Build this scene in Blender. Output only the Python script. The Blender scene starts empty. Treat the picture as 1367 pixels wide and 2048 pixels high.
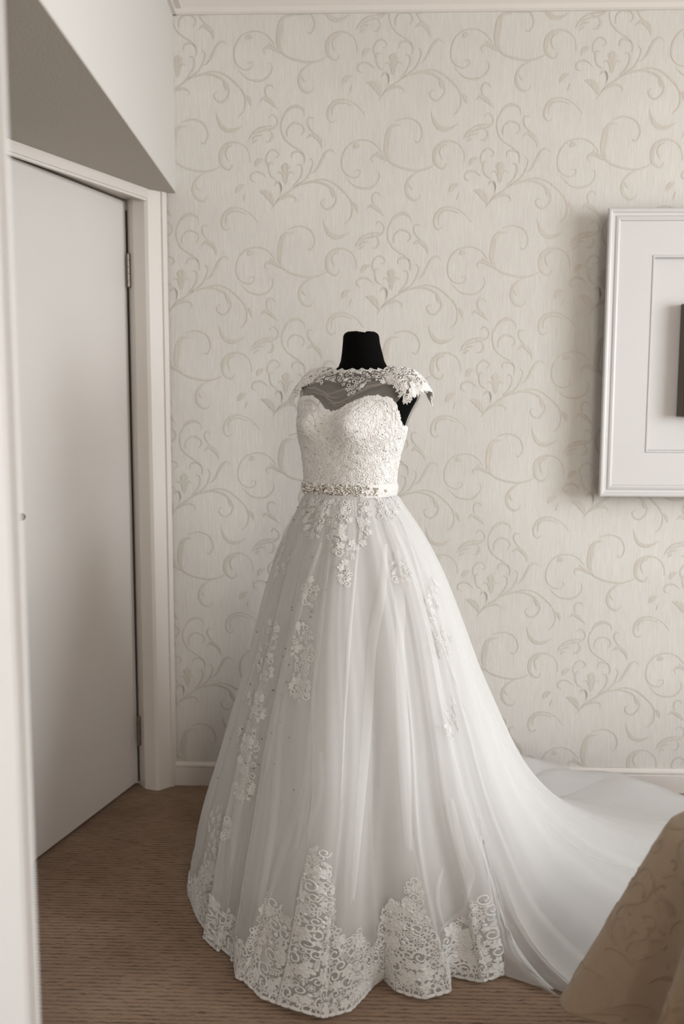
import bpy, math, random
import numpy as np
from math import sin, cos, pi, radians, sqrt, exp
from mathutils import Matrix, Vector

# ------------------------------------------------------------------ camera
FPX = 1900.0
TH, PSI, ROLL, HC = radians(6.6), radians(1.9), radians(-0.17), 1.30
sc = bpy.context.scene
col = sc.collection
cam_d = bpy.data.cameras.new('camera')
cam = bpy.data.objects.new('camera', cam_d)
col.objects.link(cam)
cam_d.sensor_fit = 'VERTICAL'
cam_d.sensor_height = 36.0
cam_d.lens = FPX / 2048.0 * 36.0
cam_d.clip_start = 0.05
cam.matrix_world = (Matrix.Translation((0, 0, HC)) @ Matrix.Rotation(PSI, 4, 'Z')
                    @ Matrix.Rotation(pi / 2 - TH, 4, 'X') @ Matrix.Rotation(-ROLL, 4, 'Z'))
cam_d.dof.use_dof = True
cam_d.dof.focus_distance = 2.45
cam_d.dof.aperture_fstop = 2.2
sc.camera = cam

# ------------------------------------------------------------------ world, daylight, added fill, exposure
world = bpy.data.worlds.new('sky')
sc.world = world
world.use_nodes = True
bg = world.node_tree.nodes['Background']
bg.inputs[0].default_value = (0.80, 0.90, 1.0, 1)
bg.inputs[1].default_value = 2.0

WX = 2.70            # right wall
FRONT_Y = -2.2       # wall behind the camera
WY0, WY1, WZ0, WZ1 = -0.25, 1.95, 0.80, 2.20   # window opening


def area(name, loc, rot, sx, sy, power, colr):
    l = bpy.data.lights.new(name, 'AREA')
    l.shape = 'RECTANGLE'
    l.size, l.size_y, l.energy, l.color = sx, sy, power, colr
    o = bpy.data.objects.new(name, l)
    o.location = loc
    o.rotation_euler = rot
    col.objects.link(o)
    return o


area('window_daylight', (WX + 0.34, (WY0 + WY1) / 2, (WZ0 + WZ1) / 2 + 0.08), (0, radians(68), 0),
     WZ1 - WZ0, WY1 - WY0 + 0.3, 122, (0.94, 0.975, 1.0))
area('added_front_fill', (0.95, FRONT_Y - 0.16, 1.55), (radians(90), 0, 0), 1.1, 1.2, 46, (1.0, 0.935, 0.85))  # made-up warm fill from behind the camera, lifts the shaded side

sc.view_settings.view_transform = 'Standard'
sc.view_settings.look = 'None'
sc.view_settings.gamma = 1.0
sc.view_settings.use_curve_mapping = False
sc.view_settings.exposure = 0.36
sc.cycles.transparent_max_bounces = 32
sc.cycles.max_bounces = 10
sc.cycles.diffuse_bounces = 6

rng = random.Random(7)
nrs = np.random.RandomState(11)

# ------------------------------------------------------------------ picture <-> place (for measuring positions)
RM = np.array(cam.matrix_world.to_3x3())
CC = np.array([0, 0, HC])


def ray(px, py):
    return RM @ np.array([(px - 683.5) / FPX, -(py - 1024) / FPX, -1.0])


def on_floor(px, py, z=0.0):
    d = ray(px, py)
    return CC + d * (z - HC) / d[2]


def on_depth(px, py, Y):
    d = ray(px, py)
    return CC + d * Y / d[1]


def proj_arr(P):
    q = (P - CC) @ RM
    return np.stack([683.5 + FPX * q[..., 0] / -q[..., 2], 1024 - FPX * q[..., 1] / -q[..., 2]], -1)


# ------------------------------------------------------------------ materials
def mat(name, color, rough=0.6, metal=0.0, spec=0.5, sheen=0.0):
    m = bpy.data.materials.new(name)
    m.use_nodes = True
    b = m.node_tree.nodes['Principled BSDF']
    b.inputs['Base Color'].default_value = (*color, 1)
    b.inputs['Roughness'].default_value = rough
    b.inputs['Metallic'].default_value = metal
    b.inputs['Specular IOR Level'].default_value = spec
    b.inputs['Sheen Weight'].default_value = sheen
    return m


def nodes(m):
    nt = m.node_tree
    return nt, nt.nodes, nt.links, nt.nodes['Principled BSDF']


def noise(nt, scale, vec=(1, 1, 1), detail=4, rough=0.55, rot=(0, 0, 0)):
    tc = nt.nodes.new('ShaderNodeTexCoord')
    mp = nt.nodes.new('ShaderNodeMapping')
    mp.inputs['Scale'].default_value = vec
    mp.inputs['Rotation'].default_value = rot
    n = nt.nodes.new('ShaderNodeTexNoise')
    n.inputs['Scale'].default_value = scale
    n.inputs['Detail'].default_value = detail
    n.inputs['Roughness'].default_value = rough
    nt.links.new(tc.outputs['Object'], mp.inputs['Vector'])
    nt.links.new(mp.outputs['Vector'], n.inputs['Vector'])
    return n


def ramp(nt, fac, c0, c1, p0=0.3, p1=0.7):
    r = nt.nodes.new('ShaderNodeValToRGB')
    r.color_ramp.elements[0].position = p0
    r.color_ramp.elements[1].position = p1
    r.color_ramp.elements[0].color = (*c0, 1)
    r.color_ramp.elements[1].color = (*c1, 1)
    nt.links.new(fac, r.inputs['Fac'])
    return r.outputs['Color']


def bump(nt, h, strength, dist=0.01, normal=None):
    b = nt.nodes.new('ShaderNodeBump')
    b.inputs['Strength'].default_value = strength
    b.inputs['Distance'].default_value = dist
    nt.links.new(h, b.inputs['Height'])
    if normal is not None:
        nt.links.new(normal, b.inputs['Normal'])
    return b.outputs['Normal']


def painted(name, color, rough=0.5):
    m = mat(name, color, rough)
    nt, nd, lk, b = nodes(m)
    n = noise(nt, 60, (1, 1, 1), 3)
    lk.new(bump(nt, n.outputs['Fac'], 0.06, 0.004), b.inputs['Normal'])
    n2 = noise(nt, 2.5)
    lk.new(ramp(nt, n2.outputs['Fac'], tuple(c * 0.97 for c in color), color), b.inputs['Base Color'])
    return m


M = {}
M['white_paint'] = painted('white gloss paint', (0.64, 0.60, 0.56), 0.38)
M['door_paint'] = painted('door paint', (0.62, 0.59, 0.56), 0.42)
M['plaster'] = painted('white plaster', (0.58, 0.56, 0.53), 0.85)
M['beige'] = painted('beige wall paint', (0.78, 0.64, 0.50), 0.85)
M['ceiling'] = painted('ceiling paint', (0.54, 0.51, 0.48), 0.9)
M['frame_white'] = painted('frame lacquer', (0.55, 0.54, 0.53), 0.35)

# textured plaster of the soffit
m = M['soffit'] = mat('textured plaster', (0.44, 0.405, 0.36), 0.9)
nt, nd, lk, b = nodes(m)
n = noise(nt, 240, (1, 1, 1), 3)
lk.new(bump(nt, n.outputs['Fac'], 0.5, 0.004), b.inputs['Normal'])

# wallpaper ground: fine upright fibres
WPC = (0.60, 0.58, 0.545)
m = M['wallpaper'] = mat('wallpaper', WPC, 0.62, spec=0.35)
nt, nd, lk, b = nodes(m)
n = noise(nt, 420, (1, 1, 0.05), 4, 0.6)
n2 = noise(nt, 3.0, (1, 1, 1), 3)
mx = nd.new('ShaderNodeMix')
mx.data_type = 'RGBA'
mx.blend_type = 'MULTIPLY'
mx.inputs['Factor'].default_value = 1.0
lk.new(ramp(nt, n.outputs['Fac'], (0.92, 0.91, 0.90), (1.05, 1.05, 1.05), 0.3, 0.7), mx.inputs['A'])
lk.new(ramp(nt, n2.outputs['Fac'], tuple(c * 0.95 for c in WPC), tuple(c * 1.03 for c in WPC)), mx.inputs['B'])
lk.new(mx.outputs['Result'], b.inputs['Base Color'])
lk.new(bump(nt, n.outputs['Fac'], 0.35, 0.003), b.inputs['Normal'])

m = M['scroll'] = mat('wallpaper scroll print', (0.455, 0.41, 0.35), 0.5, spec=0.4)
nt, nd, lk, b = nodes(m)
n = noise(nt, 260, (1, 1, 0.06), 4, 0.6)
lk.new(ramp(nt, n.outputs['Fac'], (0.485, 0.45, 0.40), (0.55, 0.515, 0.465), 0.3, 0.7), b.inputs['Base Color'])
lk.new(bump(nt, n.outputs['Fac'], 0.35, 0.003), b.inputs['Normal'])

# ribbed carpet
m = M['carpet'] = mat('ribbed carpet', (0.16, 0.11, 0.075), 0.95, spec=0.1, sheen=0.15)
nt, nd, lk, b = nodes(m)
tc = nd.new('ShaderNodeTexCoord')
wv = nd.new('ShaderNodeTexWave')
wv.wave_type = 'BANDS'
wv.bands_direction = 'Y'
wv.wave_profile = 'SIN'
wv.inputs['Scale'].default_value = 0.5 / 0.0135 / 1.59
wv.inputs['Distortion'].default_value = 2.4
wv.inputs['Detail'].default_value = 2
wv.inputs['Detail Scale'].default_value = 3.0
lk.new(tc.outputs['Object'], wv.inputs['Vector'])
nf = noise(nt, 900, (0.55, 1, 1), 4, 0.7)
ns = noise(nt, 26, (0.9, 6.5, 1), 3, 0.6)
nb = noise(nt, 3.2, (1, 1.6, 1), 4, 0.6)


def math_node(nt, op, a, bb, clamp=False):
    n = nt.nodes.new('ShaderNodeMath')
    n.operation = op
    n.use_clamp = clamp
    for i, v in enumerate((a, bb)):
        if isinstance(v, (int, float)):
            n.inputs[i].default_value = v
        else:
            nt.links.new(v, n.inputs[i])
    return n.outputs[0]


h = math_node(nt, 'ADD', math_node(nt, 'MULTIPLY', wv.outputs['Fac'], 0.45),
              math_node(nt, 'MULTIPLY', ns.outputs['Fac'], 1.05))
h = math_node(nt, 'ADD', h, math_node(nt, 'MULTIPLY', nf.outputs['Fac'], 0.6))
c1 = ramp(nt, h, (0.088, 0.048, 0.027), (0.355, 0.238, 0.160), 0.68, 1.38)
mx = nd.new('ShaderNodeMix')
mx.data_type = 'RGBA'
mx.blend_type = 'MULTIPLY'
mx.inputs['Factor'].default_value = 1.0
lk.new(c1, mx.inputs['A'])
lk.new(ramp(nt, nb.outputs['Fac'], (0.82, 0.76, 0.72), (1.10, 1.10, 1.08), 0.35, 0.65), mx.inputs['B'])
lk.new(mx.outputs['Result'], b.inputs['Base Color'])
lk.new(bump(nt, h, 0.9, 0.006), b.inputs['Normal'])


def sheer(name, color, alpha, through=0.45):
    """thin net: threads (diffuse + translucent) over open holes"""
    m = bpy.data.materials.new(name)
    m.use_nodes = True
    nt = m.node_tree
    nt.nodes.clear()
    out = nt.nodes.new('ShaderNodeOutputMaterial')
    tr = nt.nodes.new('ShaderNodeBsdfTransparent')
    df = nt.nodes.new('ShaderNodeBsdfDiffuse')
    tl = nt.nodes.new('ShaderNodeBsdfTranslucent')
    df.inputs['Color'].default_value = (*color, 1)
    tl.inputs['Color'].default_value = (*color, 1)
    m1 = nt.nodes.new('ShaderNodeMixShader')
    m1.inputs[0].default_value = through
    m2 = nt.nodes.new('ShaderNodeMixShader')
    nt.links.new(df.outputs[0], m1.inputs[1])
    nt.links.new(tl.outputs[0], m1.inputs[2])
    nt.links.new(tr.outputs[0], m2.inputs[1])
    nt.links.new(m1.outputs[0], m2.inputs[2])
    # threads cover more of the view where the net is seen edge on
    lw = nt.nodes.new('ShaderNodeLayerWeight')
    lw.inputs['Blend'].default_value = 0.35
    a = math_node(nt, 'ADD', math_node(nt, 'MULTIPLY', lw.outputs['Facing'], 0.75), alpha, True)
    nt.links.new(a, m2.inputs[0])
    nt.links.new(m2.outputs[0], out.inputs['Surface'])
    return m


M['tulle'] = sheer('ivory tulle', (0.80, 0.79, 0.775), 0.36)
M['tulle_soft'] = sheer('soft inner tulle', (0.80, 0.79, 0.775), 0.46)
M['yoke_net'] = sheer('illusion net', (0.68, 0.63, 0.58), 0.30)
M['satin'] = sheer('ivory satin lining', (0.74, 0.73, 0.715), 1.0)
M['lace'] = sheer('ivory lace cord', (0.76, 0.75, 0.73), 0.93, 0.25)
M['lace_solid'] = mat('thick ivory lace cord', (0.725, 0.71, 0.69), 0.75, sheen=0.15)
m = M['bodice'] = mat('bodice fabric', (0.66, 0.64, 0.615), 0.7, sheen=0.2)
nt, nd, lk, b = nodes(m)
vo = nd.new('ShaderNodeTexVoronoi')
vo.inputs['Scale'].default_value = 150
tc = nd.new('ShaderNodeTexCoord')
lk.new(tc.outputs['Object'], vo.inputs['Vector'])
lk.new(bump(nt, vo.outputs['Distance'], 0.6, 0.003), b.inputs['Normal'])
M['bead'] = mat('bead', (0.62, 0.58, 0.52), 0.12, 0.85)
M['pearl'] = mat('pearl', (0.85, 0.82, 0.77), 0.18)
M['dark_bead'] = mat('tiny crystal', (0.22, 0.19, 0.16), 0.15, 0.7)
M['black'] = mat('black jersey', (0.0022, 0.0021, 0.0020), 0.9, spec=0.06)
M['black_metal'] = mat('black metal', (0.02, 0.02, 0.02), 0.4, 0.6)
M['steel'] = mat('brushed steel', (0.27, 0.235, 0.205), 0.35, 0.9)
M['gap_shade'] = mat('painted gap shade', (0.03, 0.025, 0.02), 0.9)  # near-black colour for the painted shade at the hinge edge
M['bed_base'] = mat('charcoal bed base fabric', (0.055, 0.048, 0.042), 0.9)
M['mattress'] = mat('mattress ticking', (0.6, 0.58, 0.55), 0.9)
m = M['spread'] = mat('beige matelasse', (0.34, 0.25, 0.17), 0.8, sheen=0.25)
nt, nd, lk, b = nodes(m)
n = noise(nt, 700, (1, 1, 1), 3)
lk.new(bump(nt, n.outputs['Fac'], 0.35, 0.002), b.inputs['Normal'])
m = M['walnut'] = mat('dark wood', (0.06, 0.042, 0.03), 0.4)
nt, nd, lk, b = nodes(m)
n = noise(nt, 30, (1, 1, 0.1), 4)
lk.new(ramp(nt, n.outputs['Fac'], (0.04, 0.028, 0.02), (0.1, 0.075, 0.055)), b.inputs['Base Color'])
M['glass'] = mat('window glass', (0.9, 0.95, 1.0), 0.02)
b = M['glass'].node_tree.nodes['Principled BSDF']
b.inputs['Transmission Weight'].default_value = 1.0
b.inputs['IOR'].default_value = 1.01
m = M['print'] = mat('art print', (0.3, 0.28, 0.26), 0.6)
nt, nd, lk, b = nodes(m)
n = noise(nt, 6, (1, 1, 1), 5)
lk.new(ramp(nt, n.outputs['Fac'], (0.16, 0.15, 0.14), (0.5, 0.47, 0.43)), b.inputs['Base Color'])


# ------------------------------------------------------------------ mesh helpers
def link_mesh(name, V, F, material, parent=None, smooth=False):
    me = bpy.data.meshes.new(name)
    V = np.asarray(V, dtype=np.float32)
    if isinstance(F, np.ndarray):
        k = F.shape[1]
        me.vertices.add(len(V))
        me.vertices.foreach_set('co', V.ravel())
        me.loops.add(F.size)
        me.loops.foreach_set('vertex_index', F.ravel().astype(np.int32))
        me.polygons.add(len(F))
        me.polygons.foreach_set('loop_start', (np.arange(len(F)) * k).astype(np.int32))
        me.polygons.foreach_set('loop_total', np.full(len(F), k, dtype=np.int32))
        me.update(calc_edges=True)
        me.validate()
    else:
        me.from_pydata([tuple(map(float, v)) for v in V], [], F)
    if smooth:
        me.polygons.foreach_set('use_smooth', np.ones(len(me.polygons), dtype=bool))
    me.materials.append(material)
    o = bpy.data.objects.new(name, me)
    col.objects.link(o)
    if parent is not None:
        o.parent = parent
    return o


class MB:
    def __init__(s):
        s.V, s.F = [], []

    def add(s, V, F):
        k = len(s.V)
        s.V += [tuple(v) for v in V]
        s.F += [tuple(i + k for i in f) for f in F]
        return s

    def box(s, a, b):
        x0, y0, z0 = a
        x1, y1, z1 = b
        return s.add([(x0, y0, z0), (x1, y0, z0), (x1, y1, z0), (x0, y1, z0), (x0, y0, z1), (x1, y0, z1), (x1, y1, z1), (x0, y1, z1)],
                     [(0, 3, 2, 1), (4, 5, 6, 7), (0, 1, 5, 4), (1, 2, 6, 5), (2, 3, 7, 6), (3, 0, 4, 7)])

    def prism(s, poly, z0, z1):
        n = len(poly)
        V = [(p[0], p[1], z0) for p in poly] + [(p[0], p[1], z1) for p in poly]
        F = [tuple(range(n))[::-1], tuple(range(n, 2 * n))] + [(i, (i + 1) % n, n + (i + 1) % n, n + i) for i in range(n)]
        return s.add(V, F)

    def extrude(s, poly3, vec):
        n = len(poly3)
        V = [tuple(p) for p in poly3] + [tuple(np.array(p) + np.array(vec)) for p in poly3]
        F = [tuple(range(n))[::-1], tuple(range(n, 2 * n))] + [(i, (i + 1) % n, n + (i + 1) % n, n + i) for i in range(n)]
        return s.add(V, F)

    def tube(s, pts, r, n=12, caps=True):
        pts = [np.array(p, float) for p in pts]
        rr = r if hasattr(r, '__len__') else [r] * len(pts)
        V, F = [], []
        for i, p in enumerate(pts):
            t = pts[min(i + 1, len(pts) - 1)] - pts[max(i - 1, 0)]
            t /= np.linalg.norm(t)
            a = np.array([0, 0, 1.0]) if abs(t[2]) < 0.9 else np.array([1.0, 0, 0])
            e1 = np.cross(t, a)
            e1 /= np.linalg.norm(e1)
            e2 = np.cross(t, e1)
            for k in range(n):
                q = 2 * pi * k / n
                V.append(tuple(p + rr[i] * (cos(q) * e1 + sin(q) * e2)))
        for i in range(len(pts) - 1):
            for k in range(n):
                F.append((i * n + k, i * n + (k + 1) % n, (i + 1) * n + (k + 1) % n, (i + 1) * n + k))
        if caps:
            F.append(tuple(range(n))[::-1])
            F.append(tuple(range((len(pts) - 1) * n, len(pts) * n)))
        return s.add(V, F)

    def build(s, name, material, parent=None, bevel=0.0, smooth=False):
        o = link_mesh(name, s.V, s.F, material, parent, smooth)
        if bevel:
            b = o.modifiers.new('bevel', 'BEVEL')
            b.width, b.segments, b.limit_method = bevel, 2, 'ANGLE'
        return o


def tag(o, label=None, cat=None, group=None, kind=None):
    if label:
        o['label'] = label
    if cat:
        o['category'] = cat
    if group:
        o['group'] = group
    if kind:
        o['kind'] = kind
    return o


def empty(name, loc=(0, 0, 0)):
    o = bpy.data.objects.new(name, None)
    o.location = loc
    col.objects.link(o)
    return o


def smooth_line(pts, n):
    """Catmull-Rom through pts, n samples even in length"""
    P = np.array(pts, float)
    Q = np.vstack([2 * P[0] - P[1], P, 2 * P[-1] - P[-2]])
    out = []
    for i in range(1, len(Q) - 2):
        p0, p1, p2, p3 = Q[i - 1], Q[i], Q[i + 1], Q[i + 2]
        for t in np.linspace(0, 1, 8, endpoint=False):
            out.append(0.5 * ((2 * p1) + (-p0 + p2) * t + (2 * p0 - 5 * p1 + 4 * p2 - p3) * t * t + (-p0 + 3 * p1 - 3 * p2 + p3) * t ** 3))
    out.append(P[-1])
    out = np.array(out)
    L = np.concatenate([[0], np.cumsum(np.linalg.norm(np.diff(out, axis=0), axis=1))])
    s = np.linspace(0, L[-1], n)
    return np.stack([np.interp(s, L, out[:, k]) for k in range(P.shape[1])], 1)


def ribbon(line, width, prof):
    """raised ribbon along a 2D line; prof = [(across -1..1, height)...]; returns (u,v,h) verts, quads"""
    n = len(line)
    T = np.gradient(line, axis=0)
    T /= np.linalg.norm(T, axis=1)[:, None] + 1e-12
    Nn = np.stack([-T[:, 1], T[:, 0]], 1)
    k = len(prof)
    V = np.zeros((n, k, 3))
    for j, (a, hh) in enumerate(prof):
        V[:, j, :2] = line + Nn * (a * width / 2)[:, None]
        V[:, j, 2] = hh * np.minimum(1, width / (width.max() + 1e-9) * 1.6 + 0.15)
    i, j = np.meshgrid(np.arange(n - 1), np.arange(k - 1), indexing='ij')
    a = (i * k + j).ravel()
    return V.reshape(-1, 3), np.stack([a, a + 1, a + k + 1, a + k], 1)


# ------------------------------------------------------------------ the room
D = 3.1057                      # wall_back plane
CEIL = 2.548
SOF = 1.960                     # height of the lowered soffit
FRONT = -2.2
n_back = tag(MB().box((-1.0, D, 0), (WX, D + 0.12, CEIL)).build('wall_back', M['wallpaper']),
             'back wall papered with pale beige scrollwork behind the gown', 'wall', kind='structure')
tag(MB().box((-2.9, FRONT, -0.1), (WX, D, 0)).build('floor', M['carpet']),
    'brown ribbed carpet floor under the gown', 'floor', kind='structure')
tag(MB().box((-2.9, FRONT, CEIL), (WX, D, CEIL + 0.1)).build('ceiling', M['ceiling']),
    'white painted ceiling at the very top of the picture', 'ceiling', kind='structure')

# wallpaper scrollwork, traced in the wall plane and repeated on its half-drop lattice
A_, B_ = (340, 650), (340, 860)
KZ = 240 / 1367.0
STR = [
 # (crop, width, shape, points)  shape: t thin taper, m thick middle, h thick head
 (A_, 15, 't', [(385, 300), (400, 330), (440, 310), (465, 230), (430, 130), (360, 80), (270, 65), (160, 98)]),
 (A_, 52, 'm', [(225, 138), (140, 148), (98, 210), (85, 300), (75, 420), (110, 520), (150, 565)]),
 (A_, 18, 't', [(-40, 420), (0, 450), (80, 500), (130, 545), (230, 595), (400, 630), (520, 612), (600, 575)]),
 (A_, 28, 'm', [(450, 635), (370, 680), (320, 740), (300, 830), (330, 910), (390, 950), (445, 930), (460, 880)]),
 (A_, 13, 't', [(330, 770), (345, 810), (372, 835)]),
 (A_, 38, 'h', [(735, 555), (720, 600), (670, 605), (615, 550), (605, 470), (625, 390), (690, 330), (780, 315), (860, 350), (910, 410), (930, 480), (930, 540)]),
 (A_, 14, 't', [(690, 520), (660, 440), (680, 380), (740, 345)]),
 (A_, 36, 'm', [(850, 130), (780, 175), (700, 190), (630, 160), (590, 100), (565, 40), (552, -15)]),
 (A_, 15, 't', [(1190, 140), (1080, 150), (1000, 185), (950, 235), (915, 300)]),
 (A_, 24, 'h', [(1100, 310), (1150, 305), (1182, 250), (1150, 190), (1080, 160)]),
 (A_, 16, 't', [(1065, 240), (1000, 250), (945, 290)]),
 (A_, 16, 't', [(1015, 285), (950, 325)]),
 (A_, 15, 't', [(1205, 490), (1250, 465), (1235, 420), (1180, 400), (1130, 440), (1108, 510), (1140, 590)]),
 (A_, 15, 't', [(1185, 550), (1150, 540), (1138, 600), (1160, 680), (1222, 725)]),
 (A_, 17, 't', [(985, 745), (942, 720), (945, 670), (1000, 640), (1060, 650), (1115, 700)]),
 (A_, 58, 'm', [(1030, 845), (1110, 870), (1165, 930), (1192, 1010)]),
 (A_, 15, 't', [(1200, 765), (1240, 745), (1275, 800), (1270, 880)]),
 (A_, 14, 't', [(1210, 985), (1265, 925), (1340, 895)]),
 (A_, 42, 'm', [(1080, 500), (1020, 525), (985, 585)]),
 (A_, 46, 'm', [(875, 775), (815, 805), (765, 870)]),
 (A_, 12, 't', [(880, 870), (858, 955)]),
 (A_, 27, 'h', [(705, 1240), (660, 1268), (618, 1215), (632, 1120), (690, 1050), (780, 1025), (870, 1050), (950, 1105), (1020, 1190)]),
 (A_, 12, 't', [(665, 1200), (668, 1120), (720, 1070), (800, 1062), (890, 1095)]),
 (A_, 26, 'm', [(125, 1240), (165, 1150), (230, 1100), (290, 1093), (350, 1130), (365, 1200)]),
 (B_, 13, 't', [(122, 10), (110, 100), (130, 200), (180, 270), (250, 320), (320, 365), (372, 430)]),
 (B_, 16, 't', [(180, 215), (180, 140), (225, 85), (270, 72), (340, 100), (362, 160), (325, 205)]),
 (B_, 15, 't', [(465, 25), (412, 20), (398, 75), (430, 140), (475, 182)]),
 (B_, 38, 'm', [(385, 235), (450, 195), (515, 235), (548, 290), (555, 350)]),
 (B_, 17, 't', [(230, 445), (238, 390), (300, 370), (350, 398), (372, 450), (365, 510)]),
 (B_, 26, 'm', [(705, 405), (655, 358), (600, 388), (560, 460), (520, 540), (475, 590), (430, 605)]),
 (B_, 16, 't', [(425, 440), (462, 480), (450, 550), (418, 620), (380, 672), (280, 742), (200, 800), (110, 855), (50, 930), (15, 980)]),
 (B_, 78, 'd', [(165, 490), (165, 560), (165, 640), (165, 720)]),
 (B_, 17, 't', [(285, 510), (335, 520), (345, 600), (300, 690), (240, 745)]),
 (B_, 13, 't', [(70, 605), (108, 585), (140, 640), (152, 705)]),
 (B_, 13, 't', [(255, 605), (215, 585), (190, 640), (178, 705)]),
 (B_, 22, 'm', [(255, 915), (290, 890), (262, 850), (200, 838), (120, 868), (50, 925)]),
 (B_, 22, 'm', [(35, 740), (85, 695), (120, 750), (108, 830)]),
 (B_, 19, 't', [(255, 750), (370, 710), (480, 693), (590, 718), (680, 780), (722, 870), (700, 940), (640, 985), (580, 960), (558, 905), (600, 878)]),
 (B_, 40, 'm', [(650, 770), (685, 810), (690, 870)]),
 (B_, 16, 't', [(430, 690), (560, 668), (680, 703), (790, 790), (870, 880), (900, 980), (880, 1080), (815, 1140)]),
 (B_, 34, 'm', [(890, 910), (935, 950), (958, 1030)]),
 (B_, 13, 't', [(1215, 400), (1130, 300), (1020, 258), (900, 280), (820, 350), (780, 450), (785, 560), (840, 630), (920, 655), (978, 620), (970, 572), (915, 590)]),
 (B_, 17, 'm', [(815, 650), (920, 745), (1030, 770), (1120, 750), (1182, 680), (1180, 600), (1125, 585)]),
 (B_, 44, 'm', [(895, 345), (935, 318), (975, 330)]),
 (B_, 30, 'm', [(1120, 505), (1098, 450), (1160, 420), (1240, 458), (1310, 492), (1345, 540)]),
 (B_, 16, 't', [(1205, 855), (1185, 820), (1140, 818), (1113, 870), (1130, 935)]),
 (B_, 36, 'm', [(1050, 990), (1100, 952), (1180, 995), (1245, 1065)]),
 (B_, 15, 't', [(1150, 1160), (1190, 1118), (1242, 1170), (1238, 1230), (1180, 1268), (1070, 1290), (980, 1325)]),
]
PROF = [(-1, 0), (-0.72, 1), (-0.25, 0.45), (0.25, 0.45), (0.72, 1), (1, 0)]


def width_of(shape, n, w):
    t = np.linspace(0, 1, n)
    if shape == 't':
        return w * (0.35 + 0.65 * np.sin(pi * t) ** 0.5)
    if shape == 'h':
        return w * (0.3 + 0.7 * np.exp(-((t - 0.36) / 0.2) ** 2))
    if shape == 'd':
        return w * np.interp(t, [0, .18, .35, .5, .7, 1], [.25, 1, .75, .45, .5, .15])
    return w * (0.12 + 0.88 * np.sin(pi * t) ** 1.1)


def stroke_uv():
    """the strokes in wall metres: list of (verts u,v,h), quads"""
    out = []
    for crop, w, shp, pts in STR:
        q = [on_depth(crop[0] + x * KZ, crop[1] + y * KZ, D)[[0, 2]] for x, y in pts]
        seg = max(6, int(len(pts) * 3.2))
        ln = smooth_line(q, seg)
        wm = width_of(shp, seg, w * KZ * D / FPX * 1.5)
        out.append(ribbon(ln, wm, PROF))
    return out


STROKES = stroke_uv()
WV, WF, kk = [], [], 0
HX, VZ = 0.676, 0.657
for i in range(-1, 6):
    for j in range(-4, 5):
        for half in (0, 1):
            ox = i * HX + half * HX / 2
            oz = j * VZ + half * VZ / 2
            for V, F in STROKES:
                U = V.copy()
                U[:, 0] += ox
                U[:, 1] += oz
                if U[:, 0].min() < -0.69 or U[:, 0].max() > 2.0 or U[:, 1].min() < 0.082 or U[:, 1].max() > 2.496:
                    if (U[:, 0].max() < -0.66 or U[:, 0].min() > 2.0 or U[:, 1].max() < 0.1 or U[:, 1].min() > 2.49):
                        continue
                    U[:, 1] = np.clip(U[:, 1], 0.082, 2.496)
                    U[:, 0] = np.clip(U[:, 0], -0.69, 2.0)
                WV.append(np.stack([U[:, 0], D - 0.0002 - U[:, 2] * 0.0009, U[:, 1]], 1))
                WF.append(F + kk)
                kk += len(U)
o = link_mesh('scroll_relief', np.vstack(WV), np.vstack(WF), M['scroll'], n_back, True)
tag(o, kind='stuff')

# cornice and baseboard
cor = [(0, D, 2.498), (0, D - 0.006, 2.498), (0, D - 0.012, 2.503), (0, D - 0.018, 2.515), (0, D - 0.032, 2.530), (0, D - 0.046, 2.536), (0, D - 0.050, CEIL), (0, D, CEIL)]
cb = MB().extrude([(-0.64, p[1], p[2]) for p in cor], (WX + 0.64, 0, 0))
tag(cb.build('trim_1', M['white_paint']), 'white moulded cornice along the top of the papered wall', 'cornice', kind='structure')
bb = [(D, 0), (D - 0.014, 0), (D - 0.014, 0.060), (D - 0.011, 0.064), (D - 0.016, 0.067), (D - 0.016, 0.072), (D - 0.010, 0.077), (D - 0.007, 0.082), (D, 0.082)]
tag(MB().extrude([(-0.668, y, z) for y, z in bb], (WX + 0.668, 0, 0)).build('baseboard_back', M['white_paint']),
    'white moulded baseboard at the foot of the papered wall', 'baseboard', kind='structure')

# door wall, turned about 21 degrees, and the lowered bulkhead above it
P0 = np.array([-0.7242, 3.0442])
UU = np.array([-0.3566, -0.9343])      # along the wall towards the camera
NN = np.array([0.9343, -0.3566])       # out of the wall into the room
Wd = 0.90                              # opening width


def dw(a, b):
    return P0 + UU * a + NN * b


wl = MB()
wl.prism([dw(Wd, 0), dw(6.0, 0), dw(6.0, -0.12), dw(Wd, -0.12)], 0, CEIL)
wl.prism([dw(0, -0.0), dw(Wd, 0), dw(Wd, -0.12), dw(0, -0.12)], 1.945, SOF)
wl.prism([(-0.7242, 3.0442), (-0.668, 3.0995), (-0.668, D), (-0.745, D), (-0.738, 3.068)], 0, SOF)
tag(wl.build('wall_left', M['plaster']), 'white angled wall on the left holding the door', 'wall', kind='structure')
bx0, bx1 = (-0.636, D), (-0.546, 1.40)
dirb = np.array([0.090, -1.7057])
e = np.array(bx0) + dirb / 1.7057 * (D - FRONT)
blk = MB().prism([bx0, tuple(e), (-3.0, FRONT), (-3.0, D)], SOF + 0.004, CEIL)
tag(blk.build('wall_left_bulkhead', M['plaster']), 'white lowered bulkhead above the door at the upper left', 'wall', kind='structure')
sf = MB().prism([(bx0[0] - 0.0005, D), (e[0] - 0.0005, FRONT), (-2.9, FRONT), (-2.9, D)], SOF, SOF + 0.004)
tag(sf.build('ceiling_soffit', M['soffit']), 'grey textured underside of the bulkhead above the door', 'ceiling', kind='structure')
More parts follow.
